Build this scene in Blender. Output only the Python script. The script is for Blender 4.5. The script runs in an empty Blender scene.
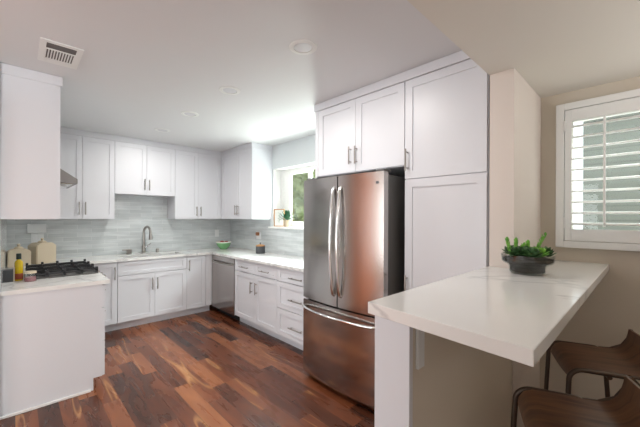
import bpy, bmesh, math, random
from mathutils import Vector, Matrix
random.seed(7)
S = bpy.context.scene
C = S.collection
PI = math.pi

# ------------------------------------------------------------------ camera
cam_d = bpy.data.cameras.new('camera')
cam = bpy.data.objects.new('camera', cam_d); C.objects.link(cam); S.camera = cam
cam_d.sensor_width = 36.0
cam_d.lens = 314.9 / 640 * 36
cam_d.shift_x = (320 - 311.85) / 640
cam_d.shift_y = (217.56 - 213.5) / 640
cam_d.clip_start = 0.02
cam.location = (0, 0, 1.45)
cam.rotation_euler = (Matrix.Rotation(-math.radians(90 - 46.787), 4, 'Z') @ Matrix.Rotation(PI/2, 4, 'X')
                      @ Matrix.Rotation(0.0038, 4, 'Z')).to_euler()

# ------------------------------------------------------------------ light
S.view_settings.view_transform = 'Standard'
S.view_settings.look = 'None'
S.view_settings.gamma = 1.0
S.view_settings.use_curve_mapping = False
S.view_settings.exposure = 0.0
w = bpy.data.worlds.new('sky'); S.world = w; w.use_nodes = True
bg = w.node_tree.nodes['Background']
bg.inputs['Color'].default_value = (0.92, 0.96, 1.0, 1)
bg.inputs['Strength'].default_value = 2.2

def area(name, loc, target, sx, sy, power, col=(1, 1, 1)):
    d = bpy.data.lights.new(name, 'AREA'); d.shape = 'RECTANGLE'; d.size = sx; d.size_y = sy
    d.energy = power; d.color = col
    o = bpy.data.objects.new(name, d); C.objects.link(o); o.location = loc
    o.rotation_euler = (Vector(target) - Vector(loc)).to_track_quat('-Z', 'Y').to_euler()
    return o
area('living_window_daylight', (-4.3, 1.0, 1.30), (2, 1.4, 2.5), 3.6, 2.0, 85, (0.96, 0.99, 1.0))
area('patio_door_daylight', (-1.9, -3.85, 1.25), (-0.3, 3.4, 2.9), 3.2, 2.0, 275, (0.97, 1.0, 1.0))
area('kitchen_window_daylight', (3.75, 3.15, 2.75), (1.6, 3.9, 1.2), 1.5, 0.7, 330, (0.95, 1.0, 0.99))
area('nook_window_daylight', (3.4, -.25, 2.75), (1.9, -.1, 1.1), 1.2, 0.5, 55, (0.97, 1.0, 0.99))
area('nook_window_ground_glow', (3.55, -.3, 0.75), (1.5, -.1, 2.6), 1.5, 0.6, 30, (1.0, 0.99, 0.95))
area('nook_fill_light', (2.0, -.97, 1.85), (1.9, .0, 3.0), 1.3, 0.4, 14, (1.0, 1.0, 1.0))  # added fill for the dining ceiling and walls; no window stands here
area('kitchen_window_ground_glow', (3.6, 3.15, 0.95), (0.9, 3.4, 2.6), 1.6, 0.7, 100, (0.97, 1.0, 0.97))

# ------------------------------------------------------------------ materials
def nodes(m): return m.node_tree.nodes, m.node_tree.links
def mat(name, col, rough=0.5, metal=0.0, spec=None, **kw):
    m = bpy.data.materials.new(name); m.use_nodes = True
    b = m.node_tree.nodes['Principled BSDF']
    b.inputs['Base Color'].default_value = (*col, 1); b.inputs['Roughness'].default_value = rough
    b.inputs['Metallic'].default_value = metal
    for k, v in kw.items(): b.inputs[k.replace('_', ' ')].default_value = v
    # faint procedural unevenness so no surface is perfectly flat in tone
    N, L = nodes(m)
    tc = N.new('ShaderNodeTexCoord'); no = N.new('ShaderNodeTexNoise'); no.inputs['Scale'].default_value = 9
    L.new(tc.outputs['Object'], no.inputs['Vector'])
    mr = N.new('ShaderNodeMapRange'); mr.inputs['To Min'].default_value = max(0, rough - .04); mr.inputs['To Max'].default_value = min(1, rough + .04)
    L.new(no.outputs['Fac'], mr.inputs['Value']); L.new(mr.outputs['Result'], b.inputs['Roughness'])
    return m
def srgb(r, g, b):
    f = lambda c: (c/255/12.92 if c/255 <= .04045 else ((c/255+.055)/1.055)**2.4)
    return (f(r), f(g), f(b))

white = mat('cabinet_white_paint', srgb(222, 223, 228), 0.38)
trimw = mat('trim_white_paint', srgb(236, 236, 234), 0.45)
ceilm = mat('ceiling_paint', srgb(224, 224, 225), 0.42)
beige = mat('beige_wall_paint', srgb(214, 204, 189), 0.8)
beigec = mat('beige_ceiling_paint', srgb(226, 221, 212), 0.85)
palew = mat('pale_wall_paint', srgb(222, 228, 230), 0.7)
pinkw = mat('stub_wall_paint', srgb(226, 216, 208), 0.75)
copperw = mat('living_wall_paint', srgb(205, 200, 192), 0.7)
wardm = mat('unseen_wardrobe_wood', srgb(205, 118, 70), 0.5)
nickel = mat('satin_nickel', (.40, .375, .35), 0.3, 1.0)
chrome = mat('polished_steel', (.75, .75, .75), 0.15, 1.0)
blk = mat('cast_iron', (.022, .022, .025), 0.5)
dark = mat('dark_gap', (.01, .01, .01), 0.9)
bronze = mat('bronze_tube', (.11, .082, .066), 0.38, 0.8)
green_g = mat('green_ceramic', srgb(120, 175, 120), 0.2)
cream = mat('cream_ceramic', srgb(226, 226, 214), 0.3)
stone = mat('stoneware', srgb(204, 190, 166), 0.7)
plastic = mat('white_plastic', srgb(232, 234, 234), 0.35)
brownp = mat('brown_plastic', srgb(168, 112, 76), 0.5)
potm = mat('beige_pot', srgb(190, 172, 148), 0.8)
soil = mat('soil', srgb(40, 34, 28), 0.95)
slate = mat('slate', srgb(86, 88, 92), 0.7)
boardm = mat('board_wood', srgb(196, 182, 158), 0.6)
oakm = mat('light_oak', srgb(190, 140, 90), 0.5)
red = mat('red_fruit', srgb(165, 40, 30), 0.35)
capm = mat('dark_green_cap', srgb(22, 40, 34), 0.4)
pink = mat('pink_salt', srgb(205, 130, 140), 0.7)

def glassy(name, col, rough=0.02, alpha=None):
    m = bpy.data.materials.new(name); m.use_nodes = True
    b = m.node_tree.nodes['Principled BSDF']
    b.inputs['Base Color'].default_value = (*col, 1); b.inputs['Roughness'].default_value = rough
    b.inputs['Transmission Weight'].default_value = 1.0; b.inputs['IOR'].default_value = 1.45
    return m
def thin_glass(name, tint, refl=0.08):
    m = bpy.data.materials.new(name); m.use_nodes = True
    N, L = nodes(m); N.remove(N['Principled BSDF'])
    t = N.new('ShaderNodeBsdfTransparent'); t.inputs['Color'].default_value = (*tint, 1)
    g = N.new('ShaderNodeBsdfGlossy'); g.inputs['Roughness'].default_value = 0.03
    lw = N.new('ShaderNodeLayerWeight'); lw.inputs['Blend'].default_value = 0.25
    mu = N.new('ShaderNodeMath'); mu.operation = 'MULTIPLY_ADD'; mu.inputs[1].default_value = 0.12; mu.inputs[2].default_value = refl
    L.new(lw.outputs['Fresnel'], mu.inputs[0])
    mx = N.new('ShaderNodeMixShader'); L.new(mu.outputs[0], mx.inputs[0]); L.new(t.outputs[0], mx.inputs[1]); L.new(g.outputs[0], mx.inputs[2])
    L.new(mx.outputs[0], N['Material Output'].inputs['Surface'])
    return m
pane_g = thin_glass('window_pane_glass', (.93, .96, .95), 0.015)
bowl_g = thin_glass('bowl_glass', (.86, .88, .87), 0.06)
oil = mat('olive_oil', srgb(205, 175, 20), 0.15)
jar_g = thin_glass('jar_glass', (.85, .85, .85), 0.08)

def leafm(name, c1, c2, rough=0.45, scale=14):
    m = mat(name, c1, rough); N, L = nodes(m); b = N['Principled BSDF']
    no = N.new('ShaderNodeTexNoise'); no.inputs['Scale'].default_value = scale
    tc = N.new('ShaderNodeTexCoord'); L.new(tc.outputs['Object'], no.inputs['Vector'])
    r = N.new('ShaderNodeValToRGB'); r.color_ramp.elements[0].position = .35; r.color_ramp.elements[1].position = .65
    r.color_ramp.elements[0].color = (*c1, 1); r.color_ramp.elements[1].color = (*c2, 1)
    L.new(no.outputs['Fac'], r.inputs[0]); L.new(r.outputs[0], b.inputs['Base Color'])
    return m
leaf_d = leafm('leaf_dark', srgb(34, 66, 34), srgb(70, 110, 58))
leaf_l = leafm('leaf_light', srgb(84, 150, 50), srgb(140, 195, 84))
leaf_w = leafm('leaf_window', srgb(24, 66, 44), srgb(50, 100, 66))
hedge_m = leafm('hedge_leaves', srgb(88, 96, 60), srgb(130, 134, 96), 0.9, 11)

# floor planks
def wood_floor():
    m = bpy.data.materials.new('acacia_planks'); m.use_nodes = True
    N, L = nodes(m); b = N['Principled BSDF']
    tc = N.new('ShaderNodeTexCoord'); sp = N.new('ShaderNodeSeparateXYZ'); L.new(tc.outputs['Object'], sp.inputs[0])
    def M(op, a, c=None, d=None):
        n = N.new('ShaderNodeMath'); n.operation = op
        for i, v in enumerate((a, c, d)):
            if v is None: continue
            if isinstance(v, (int, float)): n.inputs[i].default_value = v
            else: L.new(v, n.inputs[i])
        return n.outputs[0]
    W, LN = 0.122, 0.78
    xs = M('DIVIDE', sp.outputs['X'], W); row = M('FLOOR', xs)
    wn = N.new('ShaderNodeTexWhiteNoise'); wn.noise_dimensions = '1D'; L.new(row, wn.inputs['W'])
    ys = M('ADD', M('DIVIDE', sp.outputs['Y'], LN), M('MULTIPLY', wn.outputs['Value'], 7.3))
    # uneven lengths: warp
    ys = M('ADD', ys, M('MULTIPLY', M('SINE', M('MULTIPLY', ys, 2.1)), .28))
    col = M('FLOOR', ys)
    cb = N.new('ShaderNodeCombineXYZ'); L.new(row, cb.inputs[0]); L.new(col, cb.inputs[1])
    w2 = N.new('ShaderNodeTexWhiteNoise'); w2.noise_dimensions = '3D'; L.new(cb.outputs[0], w2.inputs['Vector'])
    # grain
    gv = N.new('ShaderNodeCombineXYZ')
    L.new(M('MULTIPLY', sp.outputs['X'], 9.0), gv.inputs[0]); L.new(M('MULTIPLY', sp.outputs['Y'], 1.5), gv.inputs[1])
    L.new(M('MULTIPLY', w2.outputs['Value'], 37.0), gv.inputs[2])
    gn = N.new('ShaderNodeTexNoise'); gn.inputs['Scale'].default_value = 1.5; gn.inputs['Detail'].default_value = 5; gn.inputs['Distortion'].default_value = .7
    L.new(gv.outputs[0], gn.inputs['Vector'])
    fac = M('ADD', M('MULTIPLY', w2.outputs['Value'], .55), M('MULTIPLY', gn.outputs['Fac'], .55))
    r = N.new('ShaderNodeValToRGB'); cr = r.color_ramp
    cr.elements[0].position = .22; cr.elements[0].color = (*srgb(50, 28, 20), 1)
    cr.elements[1].position = .90; cr.elements[1].color = (*srgb(148, 92, 58), 1)
    e = cr.elements.new(.45); e.color = (*srgb(88, 47, 29), 1)
    e = cr.elements.new(.66); e.color = (*srgb(118, 66, 40), 1)
    L.new(fac, r.inputs[0])
    # pale sapwood streaks running along some planks
    s_v = N.new('ShaderNodeCombineXYZ')
    L.new(M('MULTIPLY', sp.outputs['X'], 5.0), s_v.inputs[0]); L.new(M('MULTIPLY', sp.outputs['Y'], .5), s_v.inputs[1]); L.new(M('MULTIPLY', w2.outputs['Value'], 91.0), s_v.inputs[2])
    sn = N.new('ShaderNodeTexNoise'); sn.inputs['Scale'].default_value = 1.1; sn.inputs['Detail'].default_value = 1.5; L.new(s_v.outputs[0], sn.inputs['Vector'])
    band = M('SUBTRACT', 1.0, M('MULTIPLY', M('ABSOLUTE', M('SUBTRACT', sn.outputs['Fac'], .60)), 60.0))
    band = M('MULTIPLY', M('MAXIMUM', band, 0.0), M('MULTIPLY', M('GREATER_THAN', w2.outputs['Value'], .35), .6))
    mx = N.new('ShaderNodeMix'); mx.data_type = 'RGBA'; L.new(band, mx.inputs['Factor']); L.new(r.outputs[0], mx.inputs['A']); mx.inputs['B'].default_value = (*srgb(190, 138, 90), 1)
    # seams
    fx = M('FRACT', xs); fy = M('FRACT', ys)
    sx = M('MINIMUM', fx, M('SUBTRACT', 1.0, fx)); sy = M('MINIMUM', fy, M('SUBTRACT', 1.0, fy))
    seam = M('MAXIMUM', M('LESS_THAN', sx, .012), M('LESS_THAN', sy, .003))
    m2 = N.new('ShaderNodeMix'); m2.data_type = 'RGBA'; L.new(M('MULTIPLY', seam, .6), m2.inputs['Factor']); L.new(mx.outputs['Result'], m2.inputs['A']); m2.inputs['B'].default_value = (.02, .01, .008, 1)
    L.new(m2.outputs['Result'], b.inputs['Base Color'])
    L.new(M('ADD', M('MULTIPLY', gn.outputs['Fac'], .16), .20), b.inputs['Roughness'])
    bp = N.new('ShaderNodeBump'); bp.inputs['Strength'].default_value = .12; bp.inputs['Distance'].default_value = .004
    L.new(M('SUBTRACT', gn.outputs['Fac'], seam), bp.inputs['Height']); L.new(bp.outputs[0], b.inputs['Normal'])
    return m
floor_m = wood_floor()

def tiles():
    m = bpy.data.materials.new('glass_subway_tile'); m.use_nodes = True
    N, L = nodes(m); b = N['Principled BSDF']
    tc = N.new('ShaderNodeTexCoord'); sp = N.new('ShaderNodeSeparateXYZ'); L.new(tc.outputs['Object'], sp.inputs[0])
    ad = N.new('ShaderNodeMath'); ad.operation = 'SUBTRACT'; L.new(sp.outputs['X'], ad.inputs[0]); L.new(sp.outputs['Y'], ad.inputs[1])
    sz = N.new('ShaderNodeMath'); sz.operation = 'SUBTRACT'; L.new(sp.outputs['Z'], sz.inputs[0]); sz.inputs[1].default_value = .914
    cb = N.new('ShaderNodeCombineXYZ'); L.new(ad.outputs[0], cb.inputs[0]); L.new(sz.outputs[0], cb.inputs[1])
    br = N.new('ShaderNodeTexBrick'); br.inputs['Scale'].default_value = 1; br.inputs['Brick Width'].default_value = .305; br.inputs['Row Height'].default_value = .0535
    br.inputs['Mortar Size'].default_value = .0022; br.inputs['Mortar Smooth'].default_value = .3; br.offset = .5
    br.inputs['Color1'].default_value = (*srgb(200, 206, 207), 1); br.inputs['Color2'].default_value = (*srgb(216, 221, 222), 1); br.inputs['Mortar'].default_value = (*srgb(228, 231, 231), 1)
    L.new(cb.outputs[0], br.inputs['Vector'])
    st = N.new('ShaderNodeMapping'); st.inputs['Scale'].default_value = (3, 22, 1); L.new(cb.outputs[0], st.inputs[0])
    no = N.new('ShaderNodeTexNoise'); no.inputs['Scale'].default_value = 1; no.inputs['Detail'].default_value = 3; L.new(st.outputs[0], no.inputs['Vector'])
    mr = N.new('ShaderNodeMapRange'); mr.inputs['From Min'].default_value = .3; mr.inputs['From Max'].default_value = .7; mr.inputs['To Min'].default_value = .86; mr.inputs['To Max'].default_value = 1.08
    L.new(no.outputs['Fac'], mr.inputs['Value'])
    vm = N.new('ShaderNodeVectorMath'); vm.operation = 'SCALE'; L.new(br.outputs['Color'], vm.inputs[0]); L.new(mr.outputs['Result'], vm.inputs['Scale'])
    L.new(vm.outputs[0], b.inputs['Base Color']); b.inputs['Roughness'].default_value = .16
    b.inputs['Coat Weight'].default_value = .3
    n2 = N.new('ShaderNodeTexNoise'); n2.inputs['Scale'].default_value = 9; L.new(cb.outputs[0], n2.inputs['Vector'])
    a2 = N.new('ShaderNodeMath'); a2.operation = 'MULTIPLY_ADD'; L.new(br.outputs['Fac'], a2.inputs[0]); a2.inputs[1].default_value = -1.2; L.new(n2.outputs['Fac'], a2.inputs[2])
    bp = N.new('ShaderNodeBump'); bp.inputs['Strength'].default_value = .5; bp.inputs['Distance'].default_value = .004; L.new(a2.outputs[0], bp.inputs['Height']); L.new(bp.outputs[0], b.inputs['Normal'])
    return m
tile_m = tiles()

def quartz():
    m = mat('veined_quartz', srgb(236, 236, 234), .13); N, L = nodes(m); b = N['Principled BSDF']
    for l in list(b.inputs['Roughness'].links): L.remove(l)
    b.inputs['Roughness'].default_value = .14
    tc = N.new('ShaderNodeTexCoord')
    wp = N.new('ShaderNodeTexNoise'); wp.inputs['Scale'].default_value = 1.6; wp.inputs['Detail'].default_value = 4; L.new(tc.outputs['Object'], wp.inputs['Vector'])
    no = N.new('ShaderNodeTexNoise'); no.inputs['Scale'].default_value = 1.1; no.inputs['Detail'].default_value = 7; no.inputs['Roughness'].default_value = .55; no.inputs['Distortion'].default_value = 1.2
    L.new(tc.outputs['Object'], no.inputs['Vector'])
    s = N.new('ShaderNodeMath'); s.operation = 'SUBTRACT'; L.new(no.outputs['Fac'], s.inputs[0]); s.inputs[1].default_value = .55
    a = N.new('ShaderNodeMath'); a.operation = 'ABSOLUTE'; L.new(s.outputs[0], a.inputs[0])
    r = N.new('ShaderNodeValToRGB'); r.color_ramp.elements[0].position = 0; r.color_ramp.elements[0].color = (*srgb(208, 208, 208), 1)
    r.color_ramp.elements[1].position = .022; r.color_ramp.elements[1].color = (*srgb(238, 238, 236), 1)
    L.new(a.outputs[0], r.inputs[0]); L.new(r.outputs[0], b.inputs['Base Color'])
    return m
quartz_m = quartz()

def steel():
    m = bpy.data.materials.new('brushed_stainless'); m.use_nodes = True
    N, L = nodes(m); b = N['Principled BSDF']; b.inputs['Metallic'].default_value = 1
    b.inputs['Base Color'].default_value = (.50, .47, .45, 1); b.inputs['Roughness'].default_value = .18
    b.inputs['Anisotropic'].default_value = .6
    tc = N.new('ShaderNodeTexCoord'); mp = N.new('ShaderNodeMapping'); mp.inputs['Scale'].default_value = (3, 3, 260); L.new(tc.outputs['Object'], mp.inputs[0])
    no = N.new('ShaderNodeTexNoise'); no.inputs['Scale'].default_value = 1; no.inputs['Detail'].default_value = 2; L.new(mp.outputs[0], no.inputs['Vector'])
    bp = N.new('ShaderNodeBump'); bp.inputs['Strength'].default_value = .06; bp.inputs['Distance'].default_value = .001; L.new(no.outputs['Fac'], bp.inputs['Height']); L.new(bp.outputs[0], b.inputs['Normal'])
    return m
steel_m = steel()
fridge_side = mat('fridge_side_grey', srgb(92, 90, 88), .45)

def walnut():
    m = mat('walnut', srgb(96, 62, 42), .3); N, L = nodes(m); b = N['Principled BSDF']
    for l in list(b.inputs['Roughness'].links): L.remove(l)
    b.inputs['Roughness'].default_value = .32
    tc = N.new('ShaderNodeTexCoord'); mp = N.new('ShaderNodeMapping'); mp.inputs['Scale'].default_value = (28, 3, 3); L.new(tc.outputs['Object'], mp.inputs[0])
    no = N.new('ShaderNodeTexNoise'); no.inputs['Scale'].default_value = 1.2; no.inputs['Detail'].default_value = 6; no.inputs['Distortion'].default_value = .8; L.new(mp.outputs[0], no.inputs['Vector'])
    r = N.new('ShaderNodeValToRGB'); r.color_ramp.elements[0].position = .3; r.color_ramp.elements[0].color = (*srgb(80, 53, 38), 1)
    r.color_ramp.elements[1].position = .7; r.color_ramp.elements[1].color = (*srgb(124, 88, 64), 1)
    L.new(no.outputs['Fac'], r.inputs[0]); L.new(r.outputs[0], b.inputs['Base Color'])
    return m
walnut_m = walnut()

def siding():
    m = mat('blue_grey_siding', srgb(120, 130, 132), .7); N, L = nodes(m); b = N['Principled BSDF']
    tc = N.new('ShaderNodeTexCoord'); sp = N.new('ShaderNodeSeparateXYZ'); L.new(tc.outputs['Object'], sp.inputs[0])
    d = N.new('ShaderNodeMath'); d.operation = 'DIVIDE'; L.new(sp.outputs['Z'], d.inputs[0]); d.inputs[1].default_value = .13
    f = N.new('ShaderNodeMath'); f.operation = 'FRACT'; L.new(d.outputs[0], f.inputs[0])
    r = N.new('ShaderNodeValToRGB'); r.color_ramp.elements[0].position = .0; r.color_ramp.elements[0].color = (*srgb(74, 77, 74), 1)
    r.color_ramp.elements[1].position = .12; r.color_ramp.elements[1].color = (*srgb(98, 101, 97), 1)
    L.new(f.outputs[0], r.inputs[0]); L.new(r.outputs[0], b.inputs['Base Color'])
    return m
siding_m = siding()

# ------------------------------------------------------------------ mesh helpers
def box(bm, x0, y0, z0, x1, y1, z1, bev=0.0):
    v = [bm.verts.new(p) for p in ((x0,y0,z0),(x1,y0,z0),(x1,y1,z0),(x0,y1,z0),(x0,y0,z1),(x1,y0,z1),(x1,y1,z1),(x0,y1,z1))]
    fs = [bm.faces.new([v[i] for i in q]) for q in ((0,3,2,1),(4,5,6,7),(0,1,5,4),(1,2,6,5),(2,3,7,6),(3,0,4,7))]
    if bev > 0:
        es = list({e for f in fs for e in f.edges})
        bmesh.ops.bevel(bm, geom=es, offset=bev, segments=2, affect='EDGES', profile=.6)
    return bm
def prism(bm, pts, z0, z1, axis='z'):
    def P(a, b, c): return {'z': (a, b, c), 'y': (a, c, b), 'x': (c, a, b)}[axis]
    lo = [bm.verts.new(P(a, b, z0)) for a, b in pts]; hi = [bm.verts.new(P(a, b, z1)) for a, b in pts]
    n = len(pts); bm.faces.new(lo[::-1]); bm.faces.new(hi)
    for i in range(n): bm.faces.new((lo[i], lo[(i+1) % n], hi[(i+1) % n], hi[i]))
    bmesh.ops.recalc_face_normals(bm, faces=bm.faces[:])
    return bm
def lathe(bm, prof, n=32, cx=0, cy=0, cz=0):
    rings = []
    for r, z in prof:
        if r < 1e-5: rings.append([bm.verts.new((cx, cy, cz+z))])
        else: rings.append([bm.verts.new((cx+r*math.cos(2*PI*i/n), cy+r*math.sin(2*PI*i/n), cz+z)) for i in range(n)])
    for a, b in zip(rings, rings[1:]):
        for i in range(n):
            j = (i+1) % n
            if len(a) == 1 and len(b) == 1: continue
            if len(a) == 1: bm.faces.new((a[0], b[j], b[i]))
            elif len(b) == 1: bm.faces.new((a[i], a[j], b[0]))
            else: bm.faces.new((a[i], a[j], b[j], b[i]))
    bmesh.ops.recalc_face_normals(bm, faces=bm.faces[:])
    return bm
def tube(bm, pts, r, n=10, flat=1.0):
    pts = [Vector(p) for p in pts]; T = []
    for i in range(len(pts)):
        a = pts[max(i-1, 0)]; b = pts[min(i+1, len(pts)-1)]; T.append((b-a).normalized())
    up = Vector((0, 0, 1)) if abs(T[0].z) < .9 else Vector((1, 0, 0))
    u = T[0].cross(up).normalized(); rings = []
    for i, p in enumerate(pts):
        u = (u - T[i]*u.dot(T[i])).normalized(); v = T[i].cross(u)
        rr = r[i] if isinstance(r, (list, tuple)) else r
        rings.append([bm.verts.new(p + u*rr*math.cos(2*PI*k/n) + v*rr*flat*math.sin(2*PI*k/n)) for k in range(n)])
    for a, b in zip(rings, rings[1:]):
        for k in range(n): bm.faces.new((a[k], a[(k+1) % n], b[(k+1) % n], b[k]))
    bm.faces.new(rings[0][::-1]); bm.faces.new(rings[-1])
    bmesh.ops.recalc_face_normals(bm, faces=bm.faces[:])
    return bm
def arc(c, r, a0, a1, n, fn): return [fn(c[0]+r*math.cos(a0+(a1-a0)*i/n), c[1]+r*math.sin(a0+(a1-a0)*i/n)) for i in range(n+1)]
def NB(): return bmesh.new()
def obj(name, bm, m, parent=None, smooth=False, loc=None):
    me = bpy.data.meshes.new(name); bm.to_mesh(me); bm.free(); me.materials.append(m)
    if smooth:
        for p in me.polygons: p.use_smooth = True
        try: me.set_sharp_from_angle(angle=math.radians(40))
        except Exception: pass
    o = bpy.data.objects.new(name, me); C.objects.link(o)
    if parent: o.parent = parent
    if loc: o.location = loc
    return o
def tag(o, label, cat, group=None):
    o['label'] = label; o['category'] = cat
    if group: o['group'] = group
    return o
def thing(name, label, cat, loc=(0,0,0), rotz=0, group=None):
    o = bpy.data.objects.new(name, None); C.objects.link(o); o.empty_display_size = .05
    o.location = loc; o.rotation_euler = (0, 0, rotz)
    return tag(o, label, cat, group)
def struct(name, bm, m, parent=None, smooth=False):
    o = obj(name, bm, m, parent, smooth)
    if not parent: o['kind'] = 'structure'
    return o
def dup(root, loc, rotz=None, label=None):
    r = root.copy(); C.objects.link(r); r.location = loc
    if rotz is not None: r.rotation_euler = (0, 0, rotz)
    if label: r['label'] = label
    for ch in list(root.children):
        c = ch.copy(); C.objects.link(c); c.parent = r
        for g in list(ch.children):
            d = g.copy(); C.objects.link(d); d.parent = c
    return r

# ------------------------------------------------------------------ room constants
XW, XK, YB, XL = 2.786, 2.84, 5.18, -0.085      # right wall, back wall, left wall faces
ZC, ZS = 2.535, 2.325                 # kitchen ceiling, dropped ceiling
YE, YS = 0.663, 0.531                 # ceiling step / tall cabinet end, stub wall face
X0, Y0, YN = -4.6, -4.1, -1.0         # living side, patio side, unseen nook back wall

# ------------------------------------------------------------------ structure
struct('floor', box(NB(), X0, Y0, -.08, XK+.2, YB+.1, 0), floor_m)
struct('ceiling', box(NB(), X0, YE, ZC, XK+.2, YB+.1, ZC+.1), ceilm)
struct('ceiling_dining', box(NB(), X0, Y0, ZS, XW+.2, YE, ZC+.1), beigec)
struct('wall_back', box(NB(), XL-.12, YB, 0, XK+.2, YB+.1, ZC), palew)
struct('wall_left', box(NB(), XL-.12, 3.09, 0, XL, YB, ZC), palew)
struct('wall_living', box(NB(), X0, 3.0, 0, XL-.12, 3.1, ZC), copperw)
# right wall of the kitchen with a deep window opening
wk = NB(); WY0, WY1, WZ0, WZ1 = 2.50, 3.885, 1.30, 2.18
box(wk, XK, WY1, 0, XK+.2, YB, ZC); box(wk, XK, YE, 0, XK+.2, WY0, ZC)
box(wk, XK, WY0, 0, XK+.2, WY1, WZ0); box(wk, XK, WY0, WZ1, XK+.2, WY1, ZC)
struct('wall_right', wk, palew)
# dining nook right wall, with shuttered window opening
NY0, NY1, NZ0, NZ1 = -.96, .385, 1.33, 2.16
wn_ = NB()
box(wn_, XW, NY1, 0, XW+.2, YS, ZS); box(wn_, XW, YN, 0, XW+.2, NY0, ZS)
box(wn_, XW, NY0, 0, XW+.2, NY1, NZ0); box(wn_, XW, NY0, NZ1, XW+.2, NY1, ZS)
struct('wall_nook', wn_, beige)
struct('wall_stub', box(NB(), 2.108, YS, 0, XW+.2, YE-.003, ZS), pinkw)
struct('wall_nook_unseen', box(NB(), -.3, YN-.1, 0, XW+.2, YN, ZS), beige)  # unseen; set close behind the camera to keep patio daylight off the half wall
struct('wall_light_block', box(NB(), -.57, YN, 0, -.45, .50, ZS), beige)  # unseen wall added to block living-side daylight from under the bar
struct('wall_rear', prism(NB(), [(X0, Y0), (-3.6, Y0), (-3.6, Y0-.1), (X0, Y0-.1)], 0, ZS), beige)
struct('wall_rear.001', box(NB(), -.2, Y0-.1, 0, XW, Y0, ZS), beige)
struct('wall_rear.002', box(NB(), -3.6, Y0-.1, 2.45 if ZS > 2.45 else 2.28, -.2, Y0, ZS), beige)
struct('wall_living_side', box(NB(), X0-.1, Y0, 0, X0, 3.1, .28), beige)
struct('wall_living_side.001', box(NB(), X0-.1, Y0, 2.42, X0, 3.1, ZC), beige)
wd = thing('unseen_wardrobe', 'unseen orange brown wooden closet added for the warm reflection in the fridge doors', 'unseen_wardrobe', (-.87, 2.99, 0))  # added out of view to give the fridge doors a copper reflection
obj('body', box(NB(), -.75, -.42, .03, .60, -.004, 2.25), wardm, wd); obj('plinth', box(NB(), -.73, -.39, .001, .58, -.01, .03), wardm, wd)
for q0, q1 in ((-.748, -.077), (-.073, .598)):
    dd = obj('door', box(NB(), q0, -.442, .05, q1, -.4205, 2.23, .003), wardm, wd)
    obj('handle', tube(NB(), [((q1-.06 if q0 < -.5 else q0+.06), -.465, 1.0), ((q1-.06 if q0 < -.5 else q0+.06), -.465, 1.25)], .008), nickel, dd, True)
# half wall carrying the breakfast bar
struct('wall_peninsula', box(NB(), .955, YS+.004, 0, 2.106, .655, 1.116), beige)
struct('trim_1', box(NB(), .932, YS-.004, 0, .955, .663, 1.116, .002), white)    # white end cap
# corner base trim at the left wall end
struct('baseboard_left', box(NB(), XL-.13, 3.075, 0, XL-.002, 3.09, .10), trimw)

# crown risers closing the cabinets to the ceiling
def crown(n, *b): struct('trim_%d' % n, box(NB(), *b, .003), white)
crown(2, .24, 4.842, 2.462, 2.497, 4.858, ZC-.001)
crown(3, 2.477, 3.902, 2.462, XK-.001, 4.8415, ZC-.001)
crown(4, 2.092, .668, 2.466, 2.14, 2.20, ZC-.001)
crown(5, XL+.001, 3.118, 2.462, .262, 3.70, ZC-.001)

# tile
bs = NB(); box(bs, XL, YB-.008, .9145, XK-.001, YB-.0002, 1.42)
box(bs, .957, YB-.008, 1.42, 1.738, YB-.0002, 1.756)
struct('wall_backsplash_back', bs, tile_m)
bs = NB(); box(bs, XK-.008, 2.20, .9145, XK-.0002, YB-.009, 1.283); box(bs, XK-.008, 3.945, 1.283, XK-.0002, YB-.009, 1.42)
struct('wall_backsplash_right', bs, tile_m)
struct('wall_backsplash_left', box(NB(), XL+.0002, 3.16, .9145, XL+.008, YB-.009, 1.43), tile_m)

# ------------------------------------------------------------------ kitchen window
w1 = thing('window_1', 'window', 'window'); del w1['label']; del w1['category']; w1['kind'] = 'structure'
fr = NB(); FX = 2.985; zb_, zt_ = WZ0+.014, WZ1-.007; ya_, yb2 = WY0+.001, WY1-.007
box(fr, FX, yb2-.07, zb_, FX+.05, yb2, zt_); box(fr, FX, ya_, zb_, FX+.05, ya_+.06, zt_)
box(fr, FX, ya_+.06, zt_-.045, FX+.05, yb2-.07, zt_); box(fr, FX, ya_+.06, zb_, FX+.05, yb2-.07, zb_+.045)
obj('window_frame', fr, trimw, w1)
fr = NB(); a0, a1 = 3.21, yb2-.07; s0_, s1_ = zb_+.045, zt_-.045
box(fr, FX+.005, a1-.15, s0_, FX+.045, a1, s1_, .002); box(fr, FX+.005, a0, s0_, FX+.045, a0+.055, s1_, .002)
box(fr, FX+.006, a0+.055, s1_-.035, FX+.044, a1-.15, s1_); box(fr, FX+.006, a0+.055, s0_, FX+.044, a1-.15, s0_+.035)
obj('sash', fr, trimw, w1)
obj('pane', box(NB(), FX+.02, ya_+.06, s0_, FX+.026, yb2-.07, s1_), pane_g, w1)
jm = NB(); box(jm, XK+.001, WY1-.006, WZ0+.014, FX, WY1-.0005, WZ1-.001); box(jm, XK+.001, WY0, WZ1-.006, FX, WY1-.007, WZ1-.0005)
obj('jamb_lining', jm, trimw, w1)
obj('window_sill', box(NB(), XK-.05, WY0-.05, 1.285, FX+.05, WY1+.055, 1.3135, .004), trimw, w1)

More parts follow.
